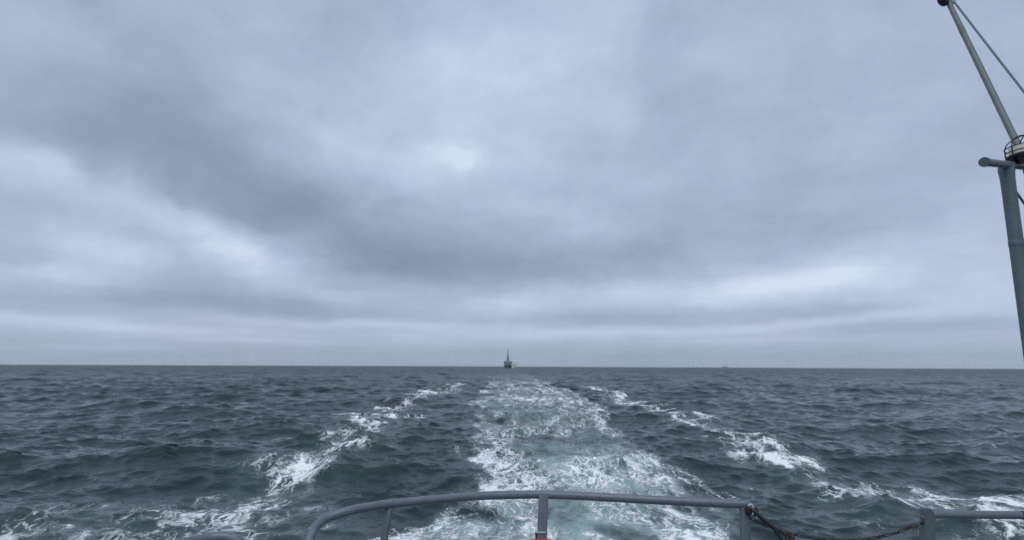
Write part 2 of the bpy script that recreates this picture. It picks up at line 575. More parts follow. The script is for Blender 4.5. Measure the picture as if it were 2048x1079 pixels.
# ---- displacement
disp = np.zeros((X.size, 3), np.float32)
for bi, (tile, lam, rot) in enumerate(bands):
    wgt = 1 - sstep(lam * .22, lam * .58, SP)
    if bi == 0:
        wgt = np.maximum(wgt, .35)
    if bi >= 2:
        wgt = wgt * (1 - .65 * CORE)
    elif bi == 1:
        wgt = wgt * (1 - .35 * CORE)
    s = sample(tile, X, Y, rot)
    ch = -1.0 if bi == 0 else -1.25
    disp += s * wgt[:, None].astype(np.float32) * np.array([ch, ch, 1], np.float32)
tur = np.zeros_like(X)
fade = np.interp(yn, [0, 40, 120, 300], [1, .8, .4, 0])
tur[near] = core * fade * (.055 * b1 + .05 * a1 + .04 * nz(nzB, xn, yn, 2.3, .2))
# stern waves that follow the ship, and the ridge thrown off on the right
st = np.exp(-((xn - 3) / 6.5) ** 2) * np.interp(yn, [0, 15, 60, 140], [.08, .17, .17, 0]) * np.cos(2 * math.pi * (yn - 28.5) / 16.5)


def ridge(pts, width, hgt):
    best = np.full_like(xn, 1e9)
    sgn = np.zeros_like(xn)
    for (ax, ay), (bx, by) in zip(pts, pts[1:]):
        ex, ey = bx - ax, by - ay
        t = np.clip(((xn - ax) * ex + (yn - ay) * ey) / (ex * ex + ey * ey), 0, 1)
        d = np.hypot(xn - ax - t * ex, yn - ay - t * ey)
        s = np.sign((xn - ax) * ey - (yn - ay) * ex)
        sgn = np.where(d < best, s, sgn)
        best = np.minimum(best, d)
    return hgt * np.exp(-(best / np.where(sgn < 0, width, width * 1.7)) ** 1.5)


rd = ridge([(15.4, 16), (14.0, 21), (13.4, 25.5), (14.3, 30), (15.2, 35)], .9, .42) + ridge([(16, 38), (16.6, 46), (17.4, 66)], 1.2, .20)
rd = rd + ridge([(-7.8, 16), (-8.4, 21), (-9.0, 28), (-8.6, 36)], 1.2, .26)
tur[near] += st + rd * np.clip(1 + .3 * a1, .3, 1.6)
# foam stands a little proud of the water
VX = X + disp[:, 0]
VY = Y + disp[:, 1]
VZ = disp[:, 2] + tur - RD ** 2 / (2 * 7.3e6)
VZ = np.where(RD < 8, VZ * .3, VZ)
ncol, nrow = len(phi), len(rr)
co = np.stack([VX, VY, VZ], -1).astype(np.float32)
idx = np.arange(ncol * nrow).reshape(nrow, ncol)
q = np.stack([idx[:-1, :], np.roll(idx, -1, 1)[:-1, :], np.roll(idx, -1, 1)[1:, :], idx[1:, :]], -1).reshape(-1, 4)[:, ::-1]
me = bpy.data.meshes.new('sea')
me.vertices.add(len(co))
me.vertices.foreach_set('co', co.ravel())
me.loops.add(q.size)
me.loops.foreach_set('vertex_index', q.ravel().astype(np.int32))
me.polygons.add(len(q))
me.polygons.foreach_set('loop_start', np.arange(0, q.size, 4, dtype=np.int32))
me.update(calc_edges=True)
me.shade_smooth()
for nm, arr in (('foam', FO), ('foam_side', FS), ('aer', AER), ('rgh', sstep(1.3, 3.3, np.log10(np.maximum(RD, 1))))):
    a = me.attributes.new(nm, 'FLOAT', 'POINT')
    a.data.foreach_set('value', arr.astype(np.float32))
rest = me.attributes.new('rest', 'FLOAT_VECTOR', 'POINT')
rest.data.foreach_set('vector', np.stack([X, Y, np.zeros_like(X)], -1).astype(np.float32).ravel())

m, t, b, o = mat('sea_water')
P = t.attr('rest', 'Vector')
foam_c, foam_s, aerf, rgh = t.attr('foam'), t.attr('foam_side'), t.attr('aer'), t.attr('rgh')
wa = t.vm('SUBTRACT', t.noise(P, .55, 3, .55, out='Color'), (.5, .5, .5))
wb = t.vm('SUBTRACT', t.noise(P, 2.1, 3, .6, out='Color'), (.5, .5, .5))
P2 = t.vm('ADD', P, t.vm('ADD', t.vm('MULTIPLY', wa, (1.5, 1.5, 0)), t.vm('MULTIPLY', wb, (.45, .45, 0))))


def ridged(vec, sc, det=4, rough=.55):
    n = t.noise(vec, sc, det, rough)
    return t.m('SUBTRACT', 1.0, t.m('MULTIPLY', t.m('ABSOLUTE', t.m('SUBTRACT', n, .5)), 6.5))


PT = t.vm('MULTIPLY', P2, (1, .34, 1))
r0 = ridged(t.vm('ADD', PT, (13, 3, 0)), .36, 4, .55)
r2 = ridged(t.vm('ADD', PT, (31, 7, 0)), 2.2, 4, .55)
fb = t.noise(PT, .9, 6, .62)
fb2 = t.noise(t.vm('ADD', PT, (9, 17, 0)), .28, 4, .6)
fine_n = t.noise(P2, 7.5, 4, .65)
patch = t.m('ADD', t.m('MULTIPLY', t.m('SUBTRACT', fb, .5), 1.5), t.m('MULTIPLY', t.m('SUBTRACT', fb2, .5), .55))


def cells(vec, sc, k):
    n = t.n.new('ShaderNodeTexVoronoi')
    n.voronoi_dimensions = '2D'
    n.feature = 'DISTANCE_TO_EDGE'
    t.inp(n.inputs['Vector'], vec)
    n.inputs['Scale'].default_value = sc
    return t.m('SUBTRACT', 1.0, t.m('MULTIPLY', n.outputs['Distance'], k))


wc = t.vm('SUBTRACT', t.noise(P, 5.0, 3, .6, out='Color'), (.5, .5, .5))
P3 = t.vm('ADD', PT, t.vm('MULTIPLY', wc, (.30, .26, 0)))
v1 = cells(P3, 1.25, 3.2)
v2 = cells(t.vm('ADD', P3, (5, 9, 0)), 3.3, 2.8)
r00 = t.m('MULTIPLY', ridged(t.vm('MULTIPLY', P2, (.6, 1.0, 1)), .15, 4, .6), t.mr(rgh, .06, .22, .5, 1.0))
r0w = t.m('MAXIMUM', r00, t.m('MULTIPLY', r0, t.mr(rgh, .06, .2, .92, 1.02)))
net = t.m('MAXIMUM', t.m('MAXIMUM', r0w, v1), t.m('MAXIMUM', t.m('MULTIPLY', v2, .95), t.m('MULTIPLY', r2, .95)))
lace = t.m('ADD', t.m('ADD', net, t.m('MULTIPLY', patch, .42)), t.m('MULTIPLY', t.m('SUBTRACT', fine_n, .5), .8))
thr = t.mr(foam_c, 0, 1, 1.40, .66)
mc = t.mr(t.m('SUBTRACT', lace, thr), -.11, .25, 0, 1, True)
mc = t.m('MULTIPLY', mc, t.mr(foam_c, .04, .2))
# side bands: broader sheets with torn holes
PS = t.vm('MULTIPLY', P2, (.95, .55, 1))
s1 = ridged(t.vm('ADD', PS, (77, 7, 0)), .60, 4, .55)
s2 = ridged(t.vm('ADD', PS, (5, 41, 0)), 1.6, 4, .55)
net_s = t.m('MAXIMUM', s1, t.m('MAXIMUM', t.m('MULTIPLY', s2, .96), t.m('MULTIPLY', cells(t.vm('ADD', P3, (25, 29, 0)), 1.0, 2.6), .98)))
lace_s = t.m('ADD', t.m('ADD', net_s, t.m('MULTIPLY', patch, .62)), t.m('MULTIPLY', t.m('SUBTRACT', fine_n, .5), .5))
ths = t.mr(foam_s, 0, 1, 1.42, .66)
ms = t.mr(t.m('SUBTRACT', lace_s, ths), -.13, .24, 0, 1, True)
ms = t.m('MULTIPLY', ms, t.mr(foam_s, .05, .22))
mk = t.m('MAXIMUM', mc, ms)
deep = t.mix(t.noise(P, .07, 3, .5), (.009, .022, .024), (.012, .030, .031))
aern = t.m('MULTIPLY', aerf, t.mr(t.noise(PT, .9, 6, .65), .32, .68, .12, 1.1), clamp=True)
col = t.mix(aern, deep, (.30, .455, .42))
col = t.mix(t.m('MULTIPLY', mk, .97), col, (.80, .83, .84))
t.inp(b.inputs['Base Color'], col)
wr = t.mr(rgh, 0, 1, .04, .42)
t.inp(b.inputs['Roughness'], t.m('ADD', t.m('MULTIPLY', wr, t.m('SUBTRACT', 1.0, mk)), t.m('MULTIPLY', mk, .75)))
b.inputs['IOR'].default_value = 1.255
t.inp(b.inputs['Specular IOR Level'], t.mr(mk, 0, 1, .5, .2))
hb = t.m('ADD', t.m('MULTIPLY', t.noise(P, 3.2, 4, .6), .048), t.m('MULTIPLY', t.noise(t.vm('MULTIPLY', P, (1, 1.6, 1)), 9, 3, .6), .014))
hb = t.m('ADD', hb, t.m('MULTIPLY', mk, .03))
bp = t.n.new('ShaderNodeBump')
bp.inputs['Strength'].default_value = 1.0
bp.inputs['Distance'].default_value = 1.0
t.inp(bp.inputs['Height'], hb)
t.l.new(bp.outputs[0], b.inputs['Normal'])
me.materials.append(m)
sea = bpy.data.objects.new('sea', me)
C.objects.link(sea)
tag(sea, 'dark grey green choppy sea with a white foaming wake', kind='structure')
del co, q, disp, X, Y, RR, PH

# ------------------------------------------------------------------ own ship: stern deck under the photographer
DECK = EYE - 1.76
bm = bmesh.new()
outl = []
for k in range(41):                                # rounded stern, open forward
    a = math.pi * k / 40
    outl.append((.3 + 4.3 * math.cos(a), 1.2 + 2.62 * abs(math.sin(a)) ** .62))
outl = [(4.6, -9.0)] + outl + [(-4.0, -9.0)]
lv = [[bm.verts.new((.3 + (x - .3) * s, -9 + (y + 9) * (1 - (1 - s) * .5), z)) for x, y in outl] for z, s in ((DECK, 1.0), (DECK - .12, 1.0), (.9, .97), (-1.2, .80))]
bm.faces.new(lv[0])
bm.faces.new(lv[-1])
for a, b_ in zip(lv, lv[1:]):
    for k in range(len(outl)):
        k2 = (k + 1) % len(outl)
        bm.faces.new((a[k], a[k2], b_[k2], b_[k]))
dk = mesh_obj('ship_deck', bm, 'deck')
tag(dk, 'painted steel stern deck of the ship carrying the railings', kind='structure')

# ------------------------------------------------------------------ stern railings
ZR = EYE - .76
RT = .024


def down_to_deck(p_top, p_low):
    d = (p_low - p_top)
    return p_top + d * ((DECK - p_top.z) / d.z)


GRP = 'railings along the stern'
# middle section
base = Vector((.2, 3.5, DECK))
T = thing('stern_railing', 'grey curved tubular railing above the wake, middle of the three sections', 'railing', base, GRP)
pix = [(700, 1020), (740, 1012.5), (780, 1006.5), (860, 998.5), (950, 991), (1040, 988), (1087, 988), (1160, 990.5), (1280, 997), (1400, 1003), (1492, 1007)]
path = [at_z(u, v, ZR) for u, v in pix]
yb = path[0].y
bend = [at_y(u, v, yb - k) for u, v, k in ((613, 1150, .26), (615, 1105, .22), (621, 1074, .17), (633, 1051, .11), (656, 1034, .05))]
low = bend[0].copy()
low.z = DECK
path = smooth_path([low, (bend[0] + low) / 2] + bend + path, 6)
tr = mesh_obj('top_rail', tube(bmesh.new(), rel(T, path), RT, 18), 'rail', T)
# posts
ptop = at_z(1087, 988, ZR)
p2 = at_y(1083.5, 1079, ptop.y - .03)
off = Vector((0, -.028, -.002))
pc = mesh_obj('post', bar(bmesh.new(), *rel(T, [ptop + off + Vector((0, 0, .016)), down_to_deck(ptop, p2) + off]), .058, .012, bev=.003), 'post', T)
q1 = at_y(1081, 1063, ptop.y - .055)
mesh_obj('strap', bar(bmesh.new(), *rel(T, [q1 + Vector((0, 0, .005)), q1 - Vector((0, 0, .004))]), .063, .024, bev=.002), 'light_metal', pc)
tag(mesh_obj('post_sleeve', bar(bmesh.new(), *rel(T, [q1 - Vector((0, -.006, .008)), q1 - Vector((0, -.006, .10))]), .061, .020, bev=.002), 'rust', pc))
pl_ = at_z(779, 1007, ZR)
pl2 = at_y(767.5, 1079, pl_.y - .02)
tb = bmesh.new()
bar(tb, *rel(T, [pl_ + Vector((0, -.006, -.018)), down_to_deck(pl_, pl2)]), .040, .020, side=Vector((.9, -.45, 0)), bev=.004)
mesh_obj('post', tb, 'post', T)
tb = bmesh.new()
wl = rel(T, [at_z(773, 1007.5, ZR), at_z(785, 1006, ZR)])
tube(tb, [wl[0], wl[0] * .6 + wl[1] * .4, wl[0] * .3 + wl[1] * .7, wl[1]], [RT * 1.02, RT * 1.09, RT * 1.09, RT * 1.02], 18)
mesh_obj('weld_collar', tb, 'rail', T)
pe = at_z(1490, 1007, ZR)
pe2 = at_y(1490.5, 1079, pe.y)
tb = bmesh.new()
bar(tb, *rel(T, [pe + Vector((-.002, -.004, -.016)), down_to_deck(pe, pe2)]), .053, .030, bev=.005)
mesh_obj('post', tb, 'post', T)
tb = bmesh.new()
lathe(tb, [(0, -.016), (.018, -.014), (.0242, -.004), (.0246, .012), (.0242, .02)][::-1], 20,
      Matrix.Translation(rel(T, [pe + Vector((.012, 0, 0))])[0]) @ Matrix.Rotation(R(-90), 4, 'Y'))
mesh_obj('end_cap', tb, 'rail', T)
tb = bmesh.new()
bar(tb, *rel(T, [pe + Vector((.004, -.020, -.014)), pe + Vector((.012, -.020, -.050))]), .036, .012, bev=.005)
tag(mesh_obj('chain_lug', tb, 'rust', T), 'rusty lug at the rail end')

# left hoop
hp = [at_z(u, v, ZR) for u, v in ((40, 1150), (200, 1117), (300, 1099), (370, 1085), (420, 1075))]
yb = hp[-1].y
hb_ = [at_y(u, v, yb + k) for u, v, k in ((450, 1072.5, .015), (473, 1079, .02), (487, 1094, .02), (494, 1120, .02), (497, 1160, .02))]
low = hb_[-1].copy()
low.z = DECK
path = smooth_path(hp + hb_ + [(hb_[-1] + low) / 2, low], 6)
T = thing('stern_railing', 'grey tubular railing end rounding down at the lower left edge', 'railing', (low.x, low.y, DECK), GRP)
mesh_obj('top_rail', tube(bmesh.new(), rel(T, path), RT, 18), 'rail', T)
l2 = hp[0].copy()
l2.z = DECK
mesh_obj('post', bar(bmesh.new(), *rel(T, [hp[0] - Vector((0, 0, .015)), l2]), .05, .02), 'post', T)

# right section
pr = at_z(1851, 1027, ZR)
T = thing('stern_railing', 'grey straight railing with a flat end post right of the sagging chain', 'railing', (pr.x, pr.y, DECK), GRP)
pr2 = at_z(2048, 1029, ZR)
dr = (pr2 - pr)
far_r = pr + dr * 2.6
tb = bmesh.new()
tube(tb, rel(T, smooth_path([pr + dr * .03, pr + dr * .5, pr2, pr + dr * 1.8, far_r], 5)), .0205, 18)
mesh_obj('top_rail', tb, 'rail', T)
rc = pr + dr * .965
tb = bmesh.new()
tube(tb, rel(T, [rc, rc + dr * .012, rc + dr * .05, rc + dr * .062]), [.0208, .0222, .0222, .0208], 18)
tag(mesh_obj('joint_sleeve', tb, 'rust', T), 'rusty joint on the rail')
pp = at_y(1850, 1079, pr.y)
pb = down_to_deck(pr, pp)
sd_ = dr.normalized()
tb = bmesh.new()
tp = pr + Vector((0, -.012, .036))
hw_ = .031
pr_pts = [(-hw_, -.9), (hw_, -.9), (hw_, -.036), (hw_ * .55, -.008), (hw_ * .1, 0), (-hw_, 0)]
fr, bk = [], []
for (a, z) in pr_pts:
    p = tp + sd_ * a + Vector((0, 0, z)) if z > -.5 else pb + sd_ * a
    fr.append(tb.verts.new(p - T.location + Vector((0, -.022, 0))))
    bk.append(tb.verts.new(p - T.location + Vector((0, .008, 0))))
tb.faces.new(fr)
tb.faces.new(bk)
for k in range(len(fr)):
    k2 = (k + 1) % len(fr)
    tb.faces.new((fr[k], fr[k2], bk[k2], bk[k]))
bmesh.ops.bevel(tb, geom=list(tb.edges), offset=.003, segments=2, affect='EDGES')
mesh_obj('post', tb, 'post', T)
e1 = at_y(1846, 1033, pr.y - .040)
tb = bmesh.new()
lathe(tb, [(0, .010), (.006, .008), (.0075, 0), (.0075, -.006)], 12, Matrix.Translation(e1 - T.location) @ Matrix.Rotation(R(90), 4, 'X'))
mesh_obj('bolt', tb, 'post', T)
e2 = at_y(1843.5, 1045, pr.y - .040)
tb = bmesh.new()
ring = [e2 - T.location + Vector((.007 * math.cos(a), -.005 * math.sin(a) - .004, .008 * math.sin(a))) for a in [2 * math.pi * k / 16 for k in range(16)]]
tube(tb, ring, .0035, 8, close=True)
tag(mesh_obj('eye_ring', tb, 'rust', T), 'rusty ring eye holding the chain')
tb = bmesh.new()
bar(tb, *rel(T, [far_r - Vector((0, 0, .01)), Vector((far_r.x, far_r.y, DECK))]), .06, .02)
mesh_obj('post', tb, 'post', T)

# ------------------------------------------------------------------ chain across the gap
def link_mesh(name, length, width, wire, m, seg=10, n=24):
    bm = bmesh.new()
    hl, r = (length - width) / 2, (width - 2 * wire) / 2 + wire * .0
    r = width / 2 - wire
    pts = []
    for k in range(n):
        a = 2 * math.pi * k / n
        pts.append(Vector((math.cos(a) * r + (hl if math.cos(a) >= 0 else -hl), math.sin(a) * r, 0)))
    tube(bm, pts, wire, seg, close=True)
    me = bpy.data.meshes.new(name)
    bmesh.ops.recalc_face_normals(bm, faces=bm.faces)
    bm.to_mesh(me)
    bm.free()
    me.shade_smooth()
    me.materials.append(MAT[m])
    return me


def lay(me, name, a, b, roll, parent):
    """One link from a to b (parent space)."""
    o = bpy.data.objects.new(name, me)
    C.objects.link(o)
    o.parent = parent
    d = (b - a)
    rot = d.to_track_quat('X', 'Z').to_matrix().to_4x4() @ Matrix.Rotation(roll, 4, 'X')
    o.matrix_local = Matrix.Translation((a + b) / 2) @ rot
    return o


yl, yr = pe.y - .03, pr.y - .05


def gap_pt(u, v, dy=0.0):
    return at_y(u, v, yl + (yr - yl) * (u - 1495) / 350 + dy)


cp = smooth_path([gap_pt(u, v) for u, v in ((1501, 1034), (1515, 1042), (1535, 1050), (1562, 1060), (1600, 1069.5), (1640, 1076), (1690, 1079), (1740, 1075.5), (1790, 1064.5), (1815, 1055), (1842, 1046))], 20)
T = thing('chain', 'thin dark rusty chain sagging between the railing posts', 'chain', cp[0])
lmesh = link_mesh('link', .040, .021, .0036, 'dark')
lmesh_r = link_mesh('link', .040, .021, .0036, 'rust')
acc, last, k = 0.0, cp[0], 0
PITCHL = .0325
for p, qn in zip(cp, cp[1:]):
    acc += (qn - p).length
    if acc >= PITCHL:
        ext = (qn - last).normalized() * .0037
        lay(lmesh_r if k % 5 in (2, 3) and k > 14 else lmesh, 'link', last - T.location - ext, qn - T.location + ext, R(35 if k % 2 else -55), T)
        last, acc, k = qn, 0.0, k + 1

T = thing('pelican_hook', 'heavy dark rusty slip hook hanging from the right end of the middle railing', 'hook', gap_pt(1503, 1015, -.01))
g = lambda u, v, dy=-.02: gap_pt(u, v, dy) - T.location
tb = bmesh.new()
sh = [g(1497, 1011), g(1501, 1007.5), g(1505, 1010), g(1506.5, 1018), g(1506.5, 1026), g(1503, 1029)]
tube(tb, smooth_path(sh, 5), .0058, 10)
tag(mesh_obj('shackle', tb, 'light_metal', T), 'pale galvanised shackle')
tb = bmesh.new()
tube(tb, smooth_path([g(1497, 1021), g(1502, 1027), g(1508, 1030), g(1515, 1029)], 5), [.006] * 16, 10)
mesh_obj('pin', tb, 'dark', T)
tb = bmesh.new()
k1, k2 = g(1510, 1013), g(1513.5, 1024)
tube(tb, [k1, k1 * .9 + k2 * .1, k1 * .7 + k2 * .3, k1 * .2 + k2 * .8, k2], [.004, .010, .013, .013, .009], 12)
tag(mesh_obj('knob', tb, 'rust', T), 'red brown rusty knob')
lay(link_mesh('long_link', .185, .040, .0085, 'dark', 12, 28), 'long_link', g(1511, 1024), g(1549, 1056.5), R(-20), T)
lay(link_mesh('long_link', .105, .036, .0085, 'dark', 12, 28), 'long_link', g(1546, 1053), g(1557.5, 1070), R(12), T)
tb = bmesh.new()
tube(tb, smooth_path([g(1548, 1053), g(1560, 1058), g(1572, 1070), g(1583, 1084), g(1600, 1110)], 5), [.010] * 21, 12)
mesh_obj('hook_arm', tb, 'dark', T)
tb = bmesh.new()
tube(tb, smooth_path([g(1571, 1067), g(1577, 1067), g(1585, 1073), g(1584, 1076), g(1577, 1077)], 5), [.008, .009, .010, .010, .011, .012, .012, .012, .012, .012, .012, .012, .012, .012, .012, .012, .011, .010, .009, .008, .006], 12)
tag(mesh_obj('hook_tip', tb, 'rust', T), 'rusty tip of the hook')
lay(link_mesh('long_link', .15, .040, .009, 'rust', 12, 28), 'long_link', g(1575, 1074), g(1602, 1118), R(50), T)

# ------------------------------------------------------------------ lifebuoy hung on the inside of the middle railing
bt = at_y(1083, 1096, ptop.y - .085)
RB, rb = .31, .055
T = thing('lifebuoy', 'orange lifebuoy hanging on the centre rail post, only its top showing', 'lifebuoy', (bt.x, bt.y, bt.z - RB))
tb = bmesh.new()
ringp = [Vector((RB * math.cos(a), 0, RB * math.sin(a))) for a in [2 * math.pi * k / 64 for k in range(64)]]
tube(tb, ringp, rb, 18, close=True)
mesh_obj('ring', tb, 'orange', T)
for a0 in (45, 135, 225, 315):
    tb = bmesh.new()
    tube(tb, [Vector((RB * math.cos(R(a)), 0, RB * math.sin(R(a)))) for a in range(a0 - 9, a0 + 10, 3)], rb + .003, 18)
    mesh_obj('band', tb, 'white', T)
tb = bmesh.new()
tube(tb, [Vector(((RB + .072 - .03 * abs(math.sin(2 * a))) * math.cos(a), -.012, (RB + .06 - .028 * abs(math.sin(2 * a + math.pi / 2))) * math.sin(a))) for a in [2 * math.pi * k / 64 for k in range(64)]], .005, 8, close=True)
mesh_obj('grab_line', tb, 'rope', T)

# ------------------------------------------------------------------ signal post with lantern, raked staff
jx = at(2012.5, 338, 3.3)
LOWP = at_y(2042.5, 560, jx.y)
PR = .034
dpost = (LOWP - jx)
pbase = jx + dpost * ((DECK - jx.z) / dpost.z)
T = thing('lantern_post', 'thick blue grey steel post with a cross arm at the right edge', 'post', (pbase.x, pbase.y, DECK))
tb = bmesh.new()
tube(tb, rel(T, [pbase, jx * .5 + pbase * .5, jx + Vector((0, 0, .01))]), PR, 28)
po = mesh_obj('post', tb, 'mast', T)
ca = at(1969.5, 324, 2.98)
cb = at(2012, 329, 3.27)
cdir = (cb - ca).normalized()
cc = cb + cdir * .55
tb = bmesh.new()
tube(tb, rel(T, [ca, cb, cc]), .0205, 20)
arm = mesh_obj('cross_arm', tb, 'mast', T)
tb = bmesh.new()
tube(tb, rel(T, [ca - cdir * .012, ca - cdir * .009, ca + cdir * .006, ca + cdir * .009]), [.023, .0255, .0255, .023], 24)
mesh_obj('end_cap', tb, 'mast', arm)
tb = bmesh.new()
ax_ = dpost.normalized()
tube(tb, rel(T, [jx + ax_ * .12, jx + ax_ * .07, jx + ax_ * .035, jx + ax_ * .012, jx - ax_ * .012]), [PR * 1.002, PR * 1.02, PR * 1.07, PR * 1.16, PR * 1.1], 28)
mesh_obj('head_collar', tb, 'mast', T)
tb = bmesh.new()
tube(tb, rel(T, [jx + ax_ * .42, jx + ax_ * .425, jx + ax_ * .45, jx + ax_ * .455]), [PR * 1.002, PR * 1.05, PR * 1.05, PR * 1.002], 28)
mesh_obj('weld_band', tb, 'mast', T)
b0, b1_ = at(2024, 372, 3.3), at(2050, 409, 3.32)
tb = bmesh.new()
tube(tb, rel(T, [b0, b1_, b0 + (b1_ - b0) * 9]), .0065, 10)
mesh_obj('brace', tb, 'mast', T)
s0 = at_y(2038, 483, jx.y)
tb = bmesh.new()
tube(tb, rel(T, [s0, s0 + Vector((.05, 0, 0)), s0 + Vector((.20, .01, 0))]), .018, 14)
mesh_obj('rung', tb, 'black', T)
tb = bmesh.new()
lathe(tb, [(0, .03), (.06, .03), (.085, .012), (.085, 0), (0, 0)], 28, Matrix.Identity(4))
mesh_obj('foot_flange', tb, 'mast', T)

# lantern
lc = at(2056, 314, 3.36)
T = thing('stern_lantern', 'cream round stern lantern inside a dark wire guard on the cross arm', 'lantern', lc)
tb = bmesh.new()
lathe(tb, [(0, -.03), (.04, -.028), (.092, .0), (.102, .004), (.102, .012), (0, .012)], 40)
mesh_obj('base_plate', tb, 'black', T)
tb = bmesh.new()
lathe(tb, [(0, .013), (.087, .013), (.082, .02), (.082, .064), (.078, .070), (.02, .074), (0, .074)], 40)
mesh_obj('housing', tb, 'lamp', T)
for zz in (.030, .060):
    tb = bmesh.new()
    tube(tb, [Vector((.100 * math.cos(a), .100 * math.sin(a), zz)) for a in [2 * math.pi * k / 48 for k in range(48)]], .0032, 8, close=True)
    mesh_obj('guard_ring', tb, 'black', T)
for a0 in (8, 68, 128):
    tb = bmesh.new()
    d0 = Vector((math.cos(R(a0)), math.sin(R(a0)), 0))
    hoop = [d0 * .100 + Vector((0, 0, .006)), d0 * .100 + Vector((0, 0, .062))]
    for k in range(1, 18):
        a = math.pi * k / 18
        hoop.append(d0 * (.100 * math.cos(a)) + Vector((0, 0, .062 + .072 * math.sin(a))))
    hoop += [d0 * -.100 + Vector((0, 0, .062)), d0 * -.100 + Vector((0, 0, .006))]
    tube(tb, hoop, .0032, 8)
    mesh_obj('guard_hoop', tb, 'black', T)

# raked staff
sb, stp = at(2035, 289, 3.62), at(1896, 3, 4.62)
sdir = (stp - sb).normalized()
foot = sb - sdir * .35
T = thing('ensign_staff', 'long raked grey green staff with a dark knob rising above the lantern', 'staff', foot)
tb = bmesh.new()
top = stp + sdir * .12
tube(tb, rel(T, [foot, sb, sb * .5 + stp * .5, stp, top]), [.0200, .0200, .0198, .0182, .0175], 22)
mesh_obj('pole', tb, 'staff', T)
tb = bmesh.new()
kn = at(1885.5, 1.5, 4.60)
hd = (kn - stp).normalized()
lathe(tb, [(0, -.050), (.018, -.046), (.030, -.028), (.034, 0), (.028, .026), (.015, .040), (0, .044)], 22, Matrix.Translation(kn - T.location) @ Matrix.Rotation(R(-35), 4, 'Y'))
tag(mesh_obj('truck_sheave', tb, 'black', T), 'dark sheave knob at the staff head')
tb = bmesh.new()
tube(tb, rel(T, [stp - sdir * .03, stp - sdir * .01, stp + sdir * .05, stp + sdir * .07]), [.0182, .024, .024, .0182], 22)
mesh_obj('head_band', tb, 'staff', T)
for f_ in (.25,):
    pm = stp + (sb - stp) * f_
    tb = bmesh.new()
    tube(tb, rel(T, [pm - sdir * .06, pm - sdir * .05, pm + sdir * .05, pm + sdir * .06]), [.0185, .0200, .0200, .0185], 22)
    tag(mesh_obj('worn_band', tb, 'worn', T), 'brown worn band on the staff')
tb = bmesh.new()
lathe(tb, [(0, -.02), (.05, -.02), (.05, .0), (.034, .02), (.034, .12), (.0230, .13)], 22, Matrix.Translation((0, 0, 0)) @ sdir.to_track_quat('Z', 'Y').to_matrix().to_4x4())
mesh_obj('socket', tb, 'mast', T)

h0, h1 = at(1906, 1, 4.60), at(2050, 177, 3.75)
hd = h1 - h0
hend = h0 + hd * ((DECK + .9 - h0.z) / hd.z)
hs = [h0 + (hend - h0) * (k / 24) - Vector((0, 0, .05)) * math.sin(math.pi * k / 24) for k in range(25)]
T = thing('halyard', 'taut grey rope from the staff head to the right', 'rope', hend)
mesh_obj('rope', tube(bmesh.new(), rel(T, hs), .0072, 10), 'rope', T)
tb = bmesh.new()
lathe(tb, [(0, -.03), (.014, -.028), (.018, 0), (.014, .028), (0, .03)], 14, Matrix.Translation(h0 - T.location))
mesh_obj('shackle', tb, 'light_metal', T)

# ------------------------------------------------------------------ ship following astern
def box(bm, x0, x1, y0, y1, z0, z1, taper=0.0, bev=0.0):
    cx, cyy = (x0 + x1) / 2, (y0 + y1) / 2
    v = []
    for z, s in ((z0, 1), (z1, 1 - taper)):
        v.append([bm.verts.new((cx + (x - cx) * s, cyy + (y - cyy) * s, z)) for x, y in ((x0, y0), (x1, y0), (x1, y1), (x0, y1))])
    f = [bm.faces.new(v[0]), bm.faces.new(v[1])]
    for k in range(4):
        f.append(bm.faces.new((v[0][k], v[0][(k + 1) % 4], v[1][(k + 1) % 4], v[1][k])))
    if bev:
        bmesh.ops.bevel(bm, geom=list({e for q_ in f for e in q_.edges}), offset=bev, segments=2, affect='EDGES')
    return bm


DS = 1200.0
sp = at_y(1015.5, 733, DS)
sh_z = -DS ** 2 / (2 * 7.3e6) + .1
T = thing('warship', 'grey warship with a tall mast following bow-on in the wake', 'ship', (sp.x, DS, sh_z))
T.scale = (1.2, 1.2, 1.2)
# local: bow towards -Y (towards us)
tb = bmesh.new()
secs = [  # y, half beam at waterline, half beam at deck, deck height
    (0, .05, .25, 6.6), (3, .7, 2.4, 6.3), (8, 2.0, 4.8, 5.8), (16, 4.0, 6.4, 5.1), (26, 5.3, 7.0, 4.5), (50, 5.8, 7.0, 4.2), (70, 5.4, 6.7, 4.0), (78, 4.9, 6.4, 4.0)]
rows = []
for y, hw0, hw1, dz_ in secs:
    ring = []
    for s in (-1, 1):
        pts = [(0, -2.2), (hw0 * .8, -1.6), (hw0, .0), (hw0 * .7 + hw1 * .3, dz_ * .35), (hw0 * .25 + hw1 * .75, dz_ * .75), (hw1, dz_)]
        ring.append([tb.verts.new((s * x, y - (max(0, z) * .45 if y < 1 else 0), z)) for x, z in (pts if s < 0 else pts)])
    rows.append(ring[0][::-1] + ring[1][1:])
for v in rows:
    pass
for a, b_ in zip(rows, rows[1:]):
    for k in range(len(a) - 1):
        tb.faces.new((a[k], a[k + 1], b_[k + 1], b_[k]))
    tb.faces.new((a[-1], a[0], b_[0], b_[-1]))
tb.faces.new(rows[0])
tb.faces.new(rows[-1])
hull = mesh_obj('hull', tb, 'ship_hull', T)
tb = bmesh.new()
for s in (-1, 1):
    tube(tb, [Vector((s * (hw1 + .05), y - (2.8 if y < 1 else 0), dz_ + .25)) for y, hw0, hw1, dz_ in secs], .34, 8)
tag(mesh_obj('bulwark', tb, 'ship_light', hull), 'pale bulwark edge along the bow')
tb = bmesh.new()
box(tb, -6.4, 6.4, 18, 60, 4.3, 7.6, .02, .15)
mesh_obj('deckhouse', tb, 'ship_grey', T)
tb = bmesh.new()
